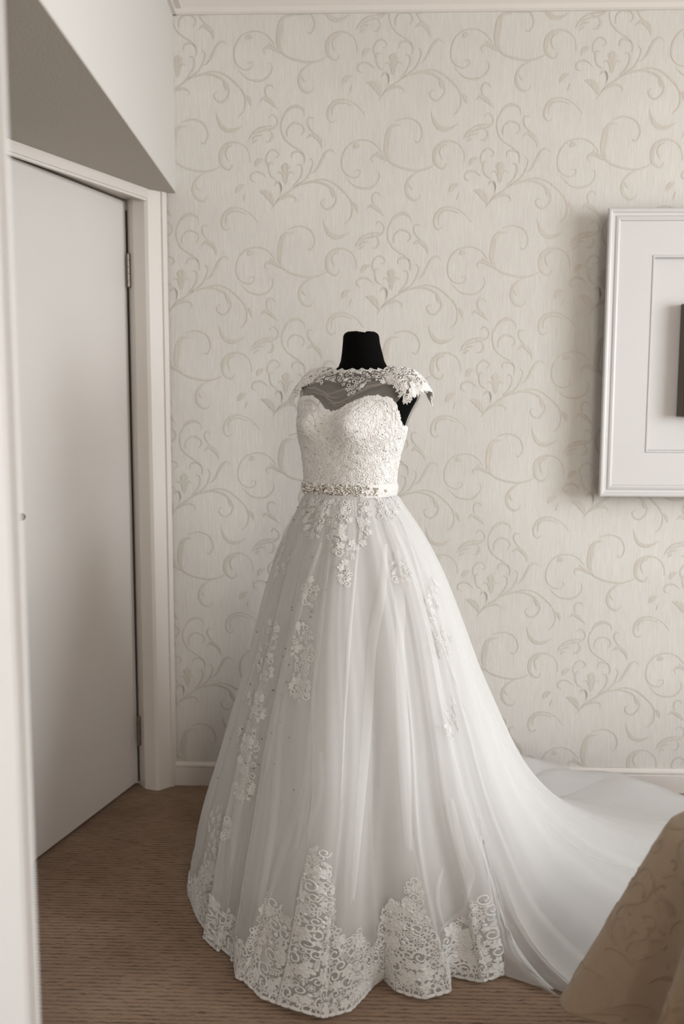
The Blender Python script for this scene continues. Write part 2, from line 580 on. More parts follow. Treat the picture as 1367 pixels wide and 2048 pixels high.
# crown along the bulkhead
crn = MB()
for a0, a1, z0, z1 in ((0.0, 0.012, 2.498, 2.512), (0.0, 0.03, 2.512, 2.532), (0.0, 0.05, 2.532, CEIL)):
    crn.prism([bx0, (bx0[0] + a1, D), (e[0] + a1, FRONT), tuple(e)], z0, z1)
tag(crn.build('trim_2', M['white_paint']), 'white cornice strip where the bulkhead meets the ceiling', 'cornice', kind='structure')

# door casing: header strip and far post
cs = MB()
cs.prism([dw(0.0, 0), dw(0.0, 0.012), dw(1.0, 0.012), dw(1.0, 0)], 1.923, SOF)
cs.prism([dw(0.0, 0.012), dw(0.0, 0.016), dw(1.0, 0.016), dw(1.0, 0.012)], 1.930, SOF)
tag(cs.build('trim_3', M['white_paint'], bevel=0.0015), 'white door casing header strip under the grey soffit', 'door casing', kind='structure')
ps = MB()
ps.prism([(-0.7242, 3.0442), (-0.7120, 3.0445), (-0.676, 3.083), (-0.668, 3.0955), (-0.668, D), (-0.72, D)], 0, SOF)
ps.prism([(-0.6805, 3.0795), (-0.6735, 3.0765), (-0.664, 3.0985), (-0.672, 3.0995)], 0, SOF)
tag(ps.build('trim_4', M['white_paint'], bevel=0.001), 'white door casing post beside the papered wall', 'door casing', kind='structure')

# door jamb
H = np.array([-0.7948, 3.0941])
DD = np.array([-0.2602, -0.9656])
ND = np.array([0.9656, -0.2602])
jb = MB()
j1 = dw(0.0, -0.042)
jb.prism([tuple(P0), tuple(j1), tuple(j1 + np.array([0.03, 0.05])), (-0.70, 3.09)], 0, 1.938)
jb.prism([tuple(j1), tuple(H + np.array([0.004, 0.001])), tuple(H + np.array([0.004, 0.03])), tuple(j1 + np.array([0.03, 0.05]))], 0, 1.938)
jb.prism([dw(-0.02, 0), dw(Wd, 0), dw(Wd, -0.10), dw(-0.02, -0.10)], 1.938, 1.946)
jb.prism([dw(0, -0.010), dw(Wd, -0.010), dw(Wd, -0.022), dw(0, -0.022)], 1.932, 1.938)
jb.prism([dw(Wd, 0), dw(Wd + 0.02, 0), dw(Wd + 0.02, -0.1), dw(Wd, -0.1)], 0, 1.938)
tag(jb.build('trim_5', M['white_paint']), 'cream door jamb lining the open doorway', 'door jamb', kind='structure')
# unseen passage walls beyond the door, added to stop light leaking in
hl = MB().prism([dw(-0.1, -0.7), dw(1.3, -0.7), dw(1.3, -0.72), dw(-0.1, -0.72)], 0, 2.3)
hl.prism([dw(-0.12, -0.11), dw(-0.1, -0.11), dw(-0.1, -0.72), dw(-0.12, -0.72)], 0, 2.3)
hl.prism([dw(1.3, -0.12), dw(1.32, -0.12), dw(1.32, -0.72), dw(1.3, -0.72)], 0, 2.3)
tag(hl.build('hall_light_block', M['plaster']), 'plain unseen passage wall beyond the door, added to block light', 'wall', kind='structure')

# the door leaf
door = empty('door_1', (H[0], H[1], 0))
tag(door, 'flush cream door standing slightly ajar on the left', 'door', kind='structure')


def lp(a, b):                  # along the leaf, out of the leaf; local to the door Empty
    return tuple(DD * a + ND * b)


lf = MB().prism([lp(0.002, 0), lp(0.83, 0), lp(0.83, -0.04), lp(0.002, -0.04)], 0.012, 1.932)
lf.build('door_leaf', M['door_paint'], door, bevel=0.002)
gp = MB().prism([lp(-0.001, -0.002), lp(0.003, -0.002), lp(0.003, 0.0038), lp(-0.001, 0.0038)], 0.012, 1.905)  # solid dark strip, painted shade for the slit between leaf and jamb
gp.build('gap_shade_strip', M['gap_shade'], door)
for z0, z1 in ((1.664, 1.767), (0.144, 0.244)):
    hg = MB()
    zz = np.linspace(z0, z1, 6)
    for a, bz in zip(zz[:-1], zz[1:]):
        hg.tube([(*lp(0.012, 0.0125), a + 0.0006), (*lp(0.012, 0.0125), bz - 0.0006)], 0.0062, 12)
    hg.tube([(*lp(0.012, 0.0125), z0 - 0.003), (*lp(0.012, 0.0125), z0)], [0.003, 0.005], 10)
    hg.tube([(*lp(0.012, 0.0125), z1), (*lp(0.012, 0.0125), z1 + 0.003)], [0.005, 0.003], 10)
    ho = hg.build('hinge', M['steel'], door, smooth=False)
    pl = MB().prism([lp(0.013, 0.012), lp(0.010, 0.0205), lp(0.007, 0.0195), lp(0.010, 0.011)], z0, z1)
    pl.build('hinge_plate', M['steel'], ho)
hd = MB()
hd.tube([(*lp(0.785, 0.0), 1.003), (*lp(0.785, 0.010), 1.003)], 0.025, 20)
hd.tube([(*lp(0.785, 0.008), 1.003), (*lp(0.785, 0.050), 1.003), (*lp(0.778, 0.066), 1.003), (*lp(0.765, 0.070), 1.003), (*lp(0.690, 0.070), 1.003), (*lp(0.684, 0.070), 1.003)],
        [0.010, 0.010, 0.010, 0.010, 0.010, 0.007], 16)
hd.build('door_handle', M['steel'], door, smooth=True)

# the open white door close to the camera on the left
d2 = empty('door_2', (-0.3745, 1.0, 0))
tag(d2, 'blurred white panelled door edge close on the far left', 'door', kind='structure')
dv = np.array([-0.80, -0.60])
nv = np.array([0.60, -0.80])


def q2(a, b):
    return tuple(dv * a + nv * b)


MB().prism([q2(0.012, -0.004), q2(0.80, -0.004), q2(0.80, -0.040), q2(0.012, -0.040)], 0.012, 2.04).build('door_leaf', M['frame_white'], d2)
ed = [q2(0.0, -0.036), q2(0.0, -0.008), q2(0.0012, -0.003), q2(0.0035, 0.0), q2(0.0065, -0.0002), q2(0.0085, -0.003), q2(0.0105, -0.0042), q2(0.013, -0.003), q2(0.013, -0.04), q2(0.003, -0.04)]
MB().prism(ed, 0.012, 2.04).build('edge_bead', M['frame_white'], d2)

# walls behind and beside the camera, window wall
wr = MB()
wr.box((WX, FRONT, 0), (WX + 0.2, WY0, CEIL))
wr.box((WX, WY1, 0), (WX + 0.2, D + 0.12, CEIL))
wr.box((WX, WY0, 0), (WX + 0.2, WY1, WZ0))
wr.box((WX, WY0, WZ1), (WX + 0.2, WY1, CEIL))
tag(wr.build('wall_right', M['beige']), 'plain wall on the right holding the window', 'wall', kind='structure')
wf = MB()
wf.box((-2.9, FRONT - 0.2, 0), (0.4, FRONT, CEIL))
wf.box((1.5, FRONT - 0.2, 0), (WX, FRONT, CEIL))
wf.box((0.4, FRONT - 0.2, 0), (1.5, FRONT, 0.95))  # opening cut for the added fill light
wf.box((0.4, FRONT - 0.2, 2.15), (1.5, FRONT, CEIL))
tag(wf.build('wall_front', M['beige']), 'plain wall behind the camera', 'wall', kind='structure')
w2 = empty('fill_window', (0, FRONT - 0.1, 0))  # made-up window, gives the added fill light an opening
tag(w2, 'made-up white framed window for the added fill behind the camera', 'window', kind='structure')
f2 = MB()
for a, bq in (((0.4, 0, 0.95), (0.45, 0.05, 2.15)), ((1.45, 0, 0.95), (1.5, 0.05, 2.15)), ((0.4, 0, 0.95), (1.5, 0.05, 1.0)), ((0.4, 0, 2.1), (1.5, 0.05, 2.15))):
    f2.box(a, bq)
f2.build('window_frame', M['white_paint'], w2)
wn = empty('window_1', (WX + 0.05, 0, 0))
tag(wn, 'white framed window in the right wall', 'window', kind='structure')
fr = MB()
for a, bq in (((0, WY0, WZ0), (0.05, WY0 + 0.05, WZ1)), ((0, WY1 - 0.05, WZ0), (0.05, WY1, WZ1)), ((0, WY0, WZ0), (0.05, WY1, WZ0 + 0.05)),
              ((0, WY0, WZ1 - 0.05), (0.05, WY1, WZ1)), ((0, 0.825, WZ0), (0.05, 0.875, WZ1))):
    fr.box(a, bq)
fr.build('window_frame', M['white_paint'], wn)
MB().box((-0.10, WY0 - 0.03, WZ0 - 0.03), (0.05, WY1 + 0.03, WZ0)).build('window_sill', M['white_paint'], wn)


# ------------------------------------------------------------------ surfaces given as grids
class Grid:
    """P[nu,nv,3] points, N normals; u in [u0,u1], v in [0,1]"""

    def __init__(s, P, u0, u1, base=None, flip=1.0, wrap=False):
        s.P, s.u0, s.u1, s.wrap = P, u0, u1, wrap
        s.B = P if base is None else base
        s.N = grid_normals(P, wrap) * flip
        s.nu, s.nv = P.shape[:2]
        s.du = np.linalg.norm(np.gradient(s.B, axis=0), axis=2) * (s.nu - 1) / (u1 - u0)
        s.dv = np.linalg.norm(np.gradient(s.B, axis=1), axis=2) * (s.nv - 1)
        s.px = None
        s.ext = False

    def idx(s, u, v):
        return ((np.asarray(u) - s.u0) / (s.u1 - s.u0) * (s.nu - 1), np.asarray(v) * (s.nv - 1))

    def samp(s, Aq, u, v):
        fu, fv = s.idx(u, v)
        i = np.clip(np.floor(fu).astype(int), 0, s.nu - 2)
        j = np.clip(np.floor(fv).astype(int), 0, s.nv - 2)
        a, b2 = fu - i, fv - j
        if Aq.ndim == 3:
            a, b2 = a[..., None], b2[..., None]
        return (Aq[i, j] * (1 - a) * (1 - b2) + Aq[i + 1, j] * a * (1 - b2) + Aq[i, j + 1] * (1 - a) * b2 + Aq[i + 1, j + 1] * a * b2)

    def metric(s, u, v):
        return float(s.samp(s.du, np.array([u]), np.array([v]))[0]) + 1e-6, float(s.samp(s.dv, np.array([u]), np.array([v]))[0]) + 1e-6

    def at_pixel(s, x, y):
        """where the surface, as seen from the photograph's viewpoint, lies"""
        if s.px is None:
            s.px = proj_arr(s.P)
            s.face = np.einsum('ijk,ijk->ij', s.N, CC - s.P) > 0
            s.dist = np.linalg.norm(s.P - CC, axis=2)
        d = np.hypot(s.px[..., 0] - x, s.px[..., 1] - y) + np.where(s.face, 0, 60) + s.dist * 3
        k = np.unravel_index(np.argmin(d), d.shape)
        return s.u0 + (s.u1 - s.u0) * k[0] / (s.nu - 1), k[1] / (s.nv - 1)

    def mesh(s, name, material, parent, keep=None):
        return link_mesh(name, s.P.reshape(-1, 3), grid_faces(s.nu, s.nv), material, parent, True)


def grid_faces(nu, nv):
    i, j = np.meshgrid(np.arange(nu - 1), np.arange(nv - 1), indexing='ij')
    a = (i * nv + j).ravel()
    return np.stack([a, a + nv, a + nv + 1, a + 1], 1)


def grid_normals(P, wrap=False):
    if wrap:
        Q = np.concatenate([P[-2:-1], P, P[1:2]], 0)
        gu = np.gradient(Q, axis=0)[1:-1]
    else:
        gu = np.gradient(P, axis=0)
    gv = np.gradient(P, axis=1)
    n = np.cross(gu, gv)
    return n / (np.linalg.norm(n, axis=2)[..., None] + 1e-12)


class Stamper:
    def __init__(s):
        s.V, s.F, s.k = [], [], 0

    def put(s, grid, motif, u, v, size, rot=0.0, lift=0.0008, thick=1.0):
        V, F = motif
        mu, mv = grid.metric(u, v)
        c, q = cos(rot), sin(rot)
        x = (V[:, 0] * c - V[:, 1] * q) * size
        y = (V[:, 0] * q + V[:, 1] * c) * size
        uu, vv = u + x / mu, v + y / mv
        if not grid.ext:
            vv = np.clip(vv, 0, 1)
        P = grid.samp(grid.P, uu, vv)
        N = grid.samp(grid.N, uu, vv)
        P = P + N * (lift + V[:, 2] * size * thick)[:, None]
        s.V.append(P)
        s.F.append(F + s.k)
        s.k += len(P)

    def build(s, name, material, parent, kind=None):
        F = np.vstack(s.F)
        o = link_mesh(name, np.vstack(s.V), F, material, parent, True)
        if kind:
            o['kind'] = kind
        return o


# lace motifs, about 1 unit in radius, raised 'h' units
CORD = [(-1, 0), (-0.45, 1), (0.45, 1), (1, 0)]


def cord(pts, w, hgt, n):
    ln = smooth_line(pts, n)
    return ribbon(ln, np.full(n, w), [(a, b * hgt) for a, b in CORD])


def join(parts):
    V, F, k = [], [], 0
    for v, f in parts:
        V.append(v)
        F.append(f + k)
        k += len(v)
    return np.vstack(V), np.vstack(F)


def disc(cx, cy, rx, ry, rot, hgt, n=10):
    """a filled, slightly domed patch of quads"""
    ring = []
    for k in range(n):
        t = 2 * pi * k / n
        x, y = rx * cos(t), ry * sin(t)
        ring.append((cx + x * cos(rot) - y * sin(rot), cy + x * sin(rot) + y * cos(rot)))
    inner = [(cx + (a - cx) * 0.55, cy + (b - cy) * 0.55) for a, b in ring]
    V = np.array([(a, b, 0) for a, b in ring] + [(a, b, hgt) for a, b in inner] + [(cx, cy, hgt)])
    F = [(k, (k + 1) % n, n + (k + 1) % n, n + k) for k in range(n)]
    F += [(n + k, n + (k + 1) % n, n + (k + 2) % n, 2 * n) for k in range(0, n, 2)]
    return V, np.array(F)


def flower(n=5, fill=True):
    parts = [disc(0, 0, 0.2, 0.2, 0, 0.16, 8)]
    for k in range(n):
        t = 2 * pi * k / n
        pl = [(0.18, 0.0), (0.45, 0.26), (0.78, 0.30), (1.0, 0.0), (0.78, -0.30), (0.45, -0.26), (0.18, 0)]
        pts = [(x * cos(t) - y * sin(t), x * sin(t) + y * cos(t)) for x, y in pl]
        parts.append(cord(pts, 0.19, 0.15, 13))
        if fill:
            parts.append(disc(0.6 * cos(t), 0.6 * sin(t), 0.34, 0.22, t, 0.05, 8))
    return join(parts)


def scroll(turns=1.2, w=0.27, leaf=True):
    pts = []
    for k in range(12):
        t = k / 11
        a = t * turns * 2 * pi
        r = 1.0 - 0.68 * t
        pts.append((r * cos(a), r * sin(a)))
    parts = [cord(pts, w, 0.15, 22), disc(pts[-1][0], pts[-1][1], 0.16, 0.16, 0, 0.15, 8)]
    if leaf:
        for k in (0, 2, 4):
            x, y = pts[k]
            parts.append(disc(x * 1.18, y * 1.18, 0.2, 0.1, math.atan2(y, x) + 0.6, 0.1, 8))
    return join(parts)


def sprig():
    parts = [cord([(0, -1), (0.05, -0.4), (0.0, 0.3), (0.1, 0.9)], 0.16, 0.12, 9)]
    for k, y in enumerate((-0.6, -0.2, 0.2, 0.55)):
        for s in (-1, 1):
            parts.append(disc(s * 0.30, y + 0.12, 0.29, 0.13, s * 0.75 if s > 0 else pi - 0.75, 0.12, 8))
    parts.append(disc(0.1, 0.98, 0.24, 0.12, pi / 2, 0.12, 8))
    return join(parts)


def ring():
    pts = [(cos(2 * pi * k / 9), sin(2 * pi * k / 9)) for k in range(10)]
    return cord(pts, 0.42, 0.28, 12)


MOT = {'flower': flower(), 'open_flower': flower(5, False), 'scroll': scroll(), 'scroll2': scroll(1.0, 0.22, False), 'sprig': sprig(), 'ring': ring(),
       'leaf': join([disc(0, 0, 1.0, 0.42, 0, 0.14, 12)])}
dot_V, dot_F = disc(0, 0, 1, 1, 0, 0.9, 8)
MOT['dot'] = (dot_V, dot_F)

# ------------------------------------------------------------------ wedding dress: skirt
AX, AY, ZW = -0.061, 2.45, 1.070
hem_pts = [(-0.50, 2.56), (-0.473, 2.372), (-0.409, 2.206), (-0.358, 2.122), (-0.304, 2.063), (-0.295, 2.015), (-0.240, 1.935), (-0.182, 1.903), (-0.100, 1.869),
           (-0.042, 1.895), (0.006, 1.989), (0.029, 2.037), (0.067, 1.973), (0.121, 1.945), (0.166, 1.968), (0.180, 2.030), (0.248, 2.011),
           (0.304, 2.050), (0.350, 2.040), (0.390, 1.990), (0.430, 1.950), (0.500, 1.930), (0.62, 1.96), (0.80, 1.98), (1.05, 2.05), (1.28, 2.22), (1.42, 2.45),
           (1.40, 2.70), (1.25, 2.88), (1.05, 3.02), (0.80, 3.07), (0.50, 3.07), (0.20, 3.07), (-0.05, 3.06), (-0.25, 2.98), (-0.40, 2.85), (-0.50, 2.70)]
hp = [(math.atan2(y - AY, x - AX), math.hypot(x - AX, y - AY)) for x, y in hem_pts]
hp.sort()
ha = np.array([a for a, r in hp])
hr = np.array([r for a, r in hp])
ha3 = np.concatenate([ha - 2 * pi, ha, ha + 2 * pi])
hr3 = np.concatenate([hr, hr, hr])
S_Z = np.array([0, .095, .236, .348, .489, .613, .726, .873, .984, 1.03, 1.07])
S_V = np.array([1, .95, .86, .75, .63, .51, .42, .29, .15, .07, 0])


def R0(phi):
    d = np.degrees(phi) % 360
    return np.interp(d, [0, 45, 90, 135, 180, 225, 270, 315, 360], [.55, .52, .50, .46, .42, .46, .55, .56, .55])


def torso_r(phi, z):
    """rough waist radius so the skirt starts on the belt"""
    return 0.118 + 0 * phi


def skirt_grid(nphi, nt, folds, seed, shrink=0.0, hem_z=0.004, tmax=1.0, amp_k=1.0, train_lift=True, rip=1.0):
    rs = np.random.RandomState(seed)
    phi = np.linspace(-pi * 1.0 - 0.35, pi - 0.35, nphi)
    Rh = np.interp(phi, ha3, hr3)
    r0 = R0(phi)
    ext = Rh - r0
    Rb = np.minimum(r0, Rh)
    kern = np.exp(-(np.arange(-60, 61) * (phi[1] - phi[0]) / 0.14) ** 2) if nphi > 900 else np.exp(-(np.arange(-30, 31) * (phi[1] - phi[0]) / 0.14) ** 2)
    kern /= kern.sum()
    hk = len(kern) // 2
    Rb = np.convolve(np.concatenate([Rb[-hk - 1:-1], Rb, Rb[1:hk + 1]]), kern, 'valid')
    ext = Rh - Rb
    zz = np.concatenate([np.linspace(ZW, 0.12, 60), np.linspace(0.115, hem_z, 40)])
    s = np.interp(zz, S_Z, S_V)
    s = np.convolve(np.concatenate([[s[0]] * 3, s, [s[-1]] * 3]), np.ones(7) / 7, 'valid')
    s[0] = 0
    hh = 0.045 + 0.045 * np.clip(ext / 0.8, 0, 1)
    P = np.zeros((nphi, nt, 3))
    tt = np.linspace(0, 1, nt)
    for i in range(nphi):
        r = 0.112 + (Rb[i] - 0.112) * s + ext[i] * np.exp(-(zz - hem_z) / hh[i])
        r = r - shrink * np.clip((ZW - zz) / 0.5, 0, 1)
        L = np.concatenate([[0], np.cumsum(np.hypot(np.diff(r), np.diff(zz)))])
        q = tt * L[-1] * (tmax if tmax == 1.0 else tmax + (0.985 - tmax) * min(1, max(0, ext[i]) / 0.12) * (cos(phi[i]) > 0))
        rr = np.interp(q, L, r)
        z2 = np.interp(q, L, zz)
        P[i, :, 0] = AX + rr * cos(phi[i])
        P[i, :, 1] = AY + rr * sin(phi[i])
        P[i, :, 2] = z2
    # train fabric bunched against the wall
    x, y = P[..., 0], P[..., 1]
    sm = lambda t: np.clip(t, 0, 1) ** 2 * (3 - 2 * np.clip(t, 0, 1))
    mound = (0.075 + 0.06 * np.exp(-((x - 0.42) / 0.18) ** 2)) * sm((y - 2.80) / 0.22) * sm((x - 0.0) / 0.3) * sm((1.12 - x) / 0.35)
    P[..., 2] += mound * (0.4 + 0.6 * sm((0.35 - P[..., 2]) / 0.3)) * (P[..., 2] < 0.6)
    base = P.copy()
    N = grid_normals(P, True)
    N *= np.sign(np.sum(N * (P - np.array([AX, AY, 0])), axis=2).mean())
    Tn = np.gradient(P, axis=0)
    Tn /= np.linalg.norm(Tn, axis=2)[..., None] + 1e-9
    # folds
    n = folds
    ph = rs.uniform(0, 2 * pi, 6)
    psi = n * phi + 1.1 * np.sin(2 * phi + ph[0]) + 0.8 * np.sin(5 * phi + ph[1]) + 0.6 * np.sin(9 * phi + ph[2])
    mod = 0.62 + 0.38 * np.sin(3 * phi + ph[3]) * np.sin(7 * phi + ph[4])
    T = tt[None, :]
    psi2 = psi[:, None] + 0.5 * np.sin(3 * T * pi + 4 * phi[:, None] + ph[5])
    lam = 2 * pi * np.maximum(np.hypot(base[..., 0] - AX, base[..., 1] - AY), 0.1) / n
    amp = amp_k * (0.0035 + 0.028 * T ** 1.1) * mod[:, None]
    trn = np.clip(ext / 0.5, 0, 1)[:, None] * np.clip((0.25 - base[..., 2]) / 0.2, 0, 1)
    amp = amp * (1 - 0.62 * trn)
    rad = np.cos(psi2) + 0.25 * np.cos(2.3 * psi2 + 1.0)
    rad = rad + 0.22 * rip * np.cos(4.7 * psi2 + 2.0 * np.sin(2 * phi[:, None] + 3 * T))
    floor_ok = np.clip(base[..., 2] / 0.06, 0, 1)
    pos = (rad + 1.4) * 0.45
    dsp = np.where(base[..., 2] < 0.12, rad * floor_ok + pos * (1 - floor_ok), rad) * amp
    P = P + N * dsp[..., None]
    tang = np.sin(2 * psi2) * np.minimum(0.13 * lam, amp * 1.25) * (0.25 + 0.75 * T)
    P = P + Tn * tang[..., None]
    P[..., 2] = np.maximum(P[..., 2], hem_z)
    P[..., 1] = np.minimum(P[..., 1], D - 0.028)
    P[:, 0] = base[:, 0]
    blend = np.clip(tt / 0.03, 0, 1)[None, :, None]
    P = base * (1 - blend) + P * blend
    P[-1] = P[0]
    g = Grid(P, phi[0], phi[-1], base, 1.0, True)
    if np.mean(np.sum(g.N * (P - np.array([AX, AY, 0.3])), axis=2)) < 0:
        g.N = -g.N
    return g


dress = empty('wedding_dress', (0, 0, 0))
tag(dress, 'white sleeveless lace and tulle wedding gown with long train on black dress form', 'wedding dress')
G_out = skirt_grid(1500, 170, 15, 3, rip=0.8, amp_k=0.58)
G_in = skirt_grid(1100, 130, 21, 8, shrink=0.022, hem_z=0.004, amp_k=0.55, rip=0.6)
G_lin = skirt_grid(700, 90, 13, 21, shrink=0.05, hem_z=0.006, tmax=0.90, amp_k=0.45, rip=0.3)
G_out.mesh('tulle_overskirt', M['tulle'], dress)
o = G_in.mesh('tulle_underskirt', M['tulle_soft'], dress)
G_lin.mesh('satin_lining', M['satin'], dress)

# --- lace hem
hem = Stamper()
peaks = []
for x, y, hgt, wd in ((405, 1800, .10, .07), (440, 1860, .05, .08), (520, 1960, .15, .05), (560, 1990, .08, .05), (640, 2010, .20, .055), (610, 2000, .10, .05), (715, 1990, .07, .03),
                      (800, 1960, .10, .06), (850, 1990, .07, .06), (985, 1940, .10, .04), (950, 1960, .07, .05)):
    u, v = G_out.at_pixel(x, y)
    peaks.append((u, hgt, wd))


def hem_h(u):
    r = float(np.interp(u, ha3, hr3))
    b = 0.044 + 0.010 * sin(u * 41)
    for pu, hgt, wd in peaks:
        d = (u - pu) * r
        b += hgt * exp(-(d / wd) ** 2)
    return b


placed = []


def free(x, y, r):
    for a, b2, c in placed:
        if (a - x) ** 2 + (b2 - y) ** 2 < (0.80 * (c + r)) ** 2:
            return False
    placed.append((x, y, r))
    return True


# arc length along the base hem
Bh = G_out.B[:, -1]
arc = np.concatenate([[0], np.cumsum(np.linalg.norm(np.diff(Bh, axis=0), axis=1))])
ug = np.linspace(G_out.u0, G_out.u1, G_out.nu)
s_min, s_max = float(np.interp(-3.2, ug, arc)), float(np.interp(-0.86, ug, arc))
kinds = ['flower', 'scroll', 'scroll', 'sprig', 'flower', 'open_flower']
# scalloped edge: two rows of cord arcs
s = s_min
while s < s_max:
    u = float(np.interp(s, arc, ug))
    Lv = G_out.metric(u, 0.98)[1]
    hem.put(G_out, MOT['scroll2'], u, 1 - 0.010 / Lv, 0.0105, rng.uniform(0, 6.28), 0.001)
    hem.put(G_out, MOT['ring'], u + 0.006 / max(G_out.metric(u, .98)[0], .1), 1 - 0.022 / Lv, 0.0048, 0, 0.001)
    hem.put(G_out, MOT['leaf'], u, 1 - 0.0035 / Lv, 0.0085, 0.1 * rng.uniform(-1, 1), 0.001)
    s += 0.0165
for size, count in ((0.0135, 420), (0.0095, 2400), (0.0065, 5200), (0.0042, 9000)):
    for _ in range(count):
        s = rng.uniform(s_min, s_max)
        u = float(np.interp(s, arc, ug))
        hh_ = hem_h(u)
        y = 0.014 + rng.random() ** 1.0 * (hh_ - 0.014)
        if not free(s, y, size * 0.93):
            continue
        mu, mv = G_out.metric(u, 0.9)
        k = rng.choice(kinds if size > 0.005 else ['ring', 'leaf', 'flower', 'dot'])
        hem.put(G_out, MOT[k], u, 1 - y / mv, size, rng.uniform(0, 6.28), 0.0012)
ho = hem.build('lace_hem', M['lace'], dress)
tag(ho, kind='stuff')

# --- appliques on the skirt, one object each cluster
cl = [  # x, y centre, half width px, half height px, density
    (625, 1035, 20, 45, 1.0), (678, 1025, 22, 50, 1.0), (675, 1080, 16, 28, 1.0), (728, 1030, 10, 60, 1.0), (700, 1100, 12, 18, .7), (775, 1010, 25, 30, .8), (655, 1010, 45, 18, .8),
    (688, 1148, 13, 24, .8), (800, 1145, 20, 26, .7), (618, 1185, 14, 26, .5), (605, 1290, 22, 45, .6), (600, 1370, 20, 32, .7),
    (545, 1270, 12, 30, .6), (530, 1330, 16, 40, .8), (512, 1410, 18, 34, .9), (495, 1490, 20, 45, .8), (488, 1570, 20, 34, .6),
    (440, 1650, 22, 40, .6), (430, 1715, 22, 30, .6), (560, 1120, 20, 40, .4), (885, 1285, 14, 30, .4), (865, 1200, 10, 40, .3), (900, 1440, 12, 40, .3), (828, 1790, 18, 30, .5)]
ap = Stamper()
for x, y, hw, hhp, den in cl:
    loc = []
    nn = int(hw * hhp * 0.30 * den) + 8
    for sz in (0.0095, 0.0068, 0.0046):
        for _ in range(nn):
            a, r = rng.uniform(0, 6.28), sqrt(rng.random())
            xx, yy = x + hw * r * cos(a), y + hhp * r * sin(a)
            if any(math.hypot(xx - p, yy - q) < 760 * 0.85 * (sz + c) for p, q, c in loc):
                continue
            loc.append((xx, yy, sz))
            gg = G_out
            u, v = gg.at_pixel(xx, yy)
            if v < 0.01:
                continue
            ap.put(gg, MOT[rng.choice(['flower', 'flower', 'scroll', 'sprig', 'open_flower'])], u, v, sz, rng.uniform(0, 6.28), 0.0012)
ap.build('skirt_applique', M['lace'], dress)['kind'] = 'stuff'
# pleats where the net folds over on itself
PLEATS = [
 (13, [(642, 1085), (603, 1200), (572, 1330), (550, 1440), (530, 1560)]), (13, [(668, 1010), (655, 1130), (640, 1260), (626, 1400), (612, 1560), (592, 1700)]),
 (7, [(722, 1012), (712, 1120), (700, 1250), (690, 1400), (680, 1600)]), (20, [(768, 1090), (748, 1250), (736, 1420), (722, 1600), (702, 1800)]),
 (11, [(604, 1580), (580, 1660), (548, 1760), (524, 1843)]), (26, [(636, 1500), (628, 1600), (600, 1740), (585, 1850)]),
 (12, [(900, 1600), (922, 1700), (938, 1765), (905, 1835), (860, 1895)]), (8, [(963, 1640), (976, 1760), (995, 1890)]), (8, [(884, 1740), (874, 1800), (884, 1850)]),
 (9, [(1095, 1650), (1150, 1695), (1205, 1725), (1290, 1738)]),
  (8, [(800, 1040), (840, 1160), (885, 1290), (930, 1420)]), (24, [(790, 1100), (800, 1300), (810, 1500), (815, 1700)]),
 (7, [(585, 1030), (545, 1170), (520, 1290), (480, 1420)]), (14, [(500, 1500), (475, 1620), (462, 1730)])]
pv, pfc, pk = [], [], 0
for wpx, pts in PLEATS:
    uv = np.array([G_out.at_pixel(x, y) for x, y in pts])
    nn = 60
    ln = smooth_line(uv, nn)
    wd = wpx / 775.0 * (0.25 + 0.75 * np.sin(pi * np.linspace(0.06, 0.94, nn)) ** 0.7)
    rowp = []
    for a, hh2 in ((-1, 0.0002), (-0.6, 0.0012), (0.0, 0.0018), (0.6, 0.0012), (1, 0.0002)):
        mu = np.array([G_out.metric(u, v)[0] for u, v in ln])
        uu = ln[:, 0] + a * wd / 2 / mu
        vv = np.clip(ln[:, 1], 0, 0.995)
        P = G_out.samp(G_out.P, uu, vv) + G_out.samp(G_out.N, uu, vv) * (0.001 + hh2)
        rowp.append(P)
    Pp = np.stack(rowp, 1)
    pv.append(Pp.reshape(-1, 3))
    pfc.append(grid_faces(nn, 5) + pk)
    pk += nn * 5
link_mesh('tulle_pleats', np.vstack(pv), np.vstack(pfc), M['tulle'], dress, True)['kind'] = 'stuff'

# tiny crystals sewn over the upper skirt
bd = Stamper()
for _ in range(70):
    y = rng.uniform(1000, 1620)
    x = 625 - (y - 1000) * 0.22 + rng.gauss(0, 48)
    u, v = G_out.at_pixel(x, y)
    bd.put(G_out, MOT['dot'], u, v, rng.uniform(0.0012, 0.0022), 0, 0.001)
bd.build('skirt_crystal', M['dark_bead'], dress)['kind'] = 'stuff'

# ------------------------------------------------------------------ dress form and bodice
YAW = radians(30)
fv = np.array([-sin(YAW), -cos(YAW), 0])
gv_ = np.array([cos(YAW), -sin(YAW), 0])
TZ = np.array([1.00, 1.06, 1.12, 1.17, 1.21, 1.25, 1.28, 1.305, 1.33, 1.347, 1.360, 1.370, 1.378, 1.390, 1.405, 1.425, 1.450, 1.470])
TW = np.array([.122, .112, .114, .122, .133, .140, .149, .160, .163, .157, .142, .118, .088, .064, .056, .0515, .0465, .0445])
TF = np.array([.096, .090, .091, .096, .102, .103, .098, .090, .081, .074, .068, .063, .058, .052, .048, .046, .044, .043])
TB = np.array([.100, .092, .094, .098, .100, .102, .100, .094, .084, .076, .070, .064, .060, .055, .052, .049, .046, .044])
TS = np.array([0, 0, 0, .004, .008, .014, .022, .030, .036, .038, .040, .040, .040, .040, .038, .036, .034, .033])   # set back
TX = np.array([0, 0, 0, 0, 0, 0, .002, .004, .006, .007, .008, .009, .010, .011, .011, .011, .010, .010])


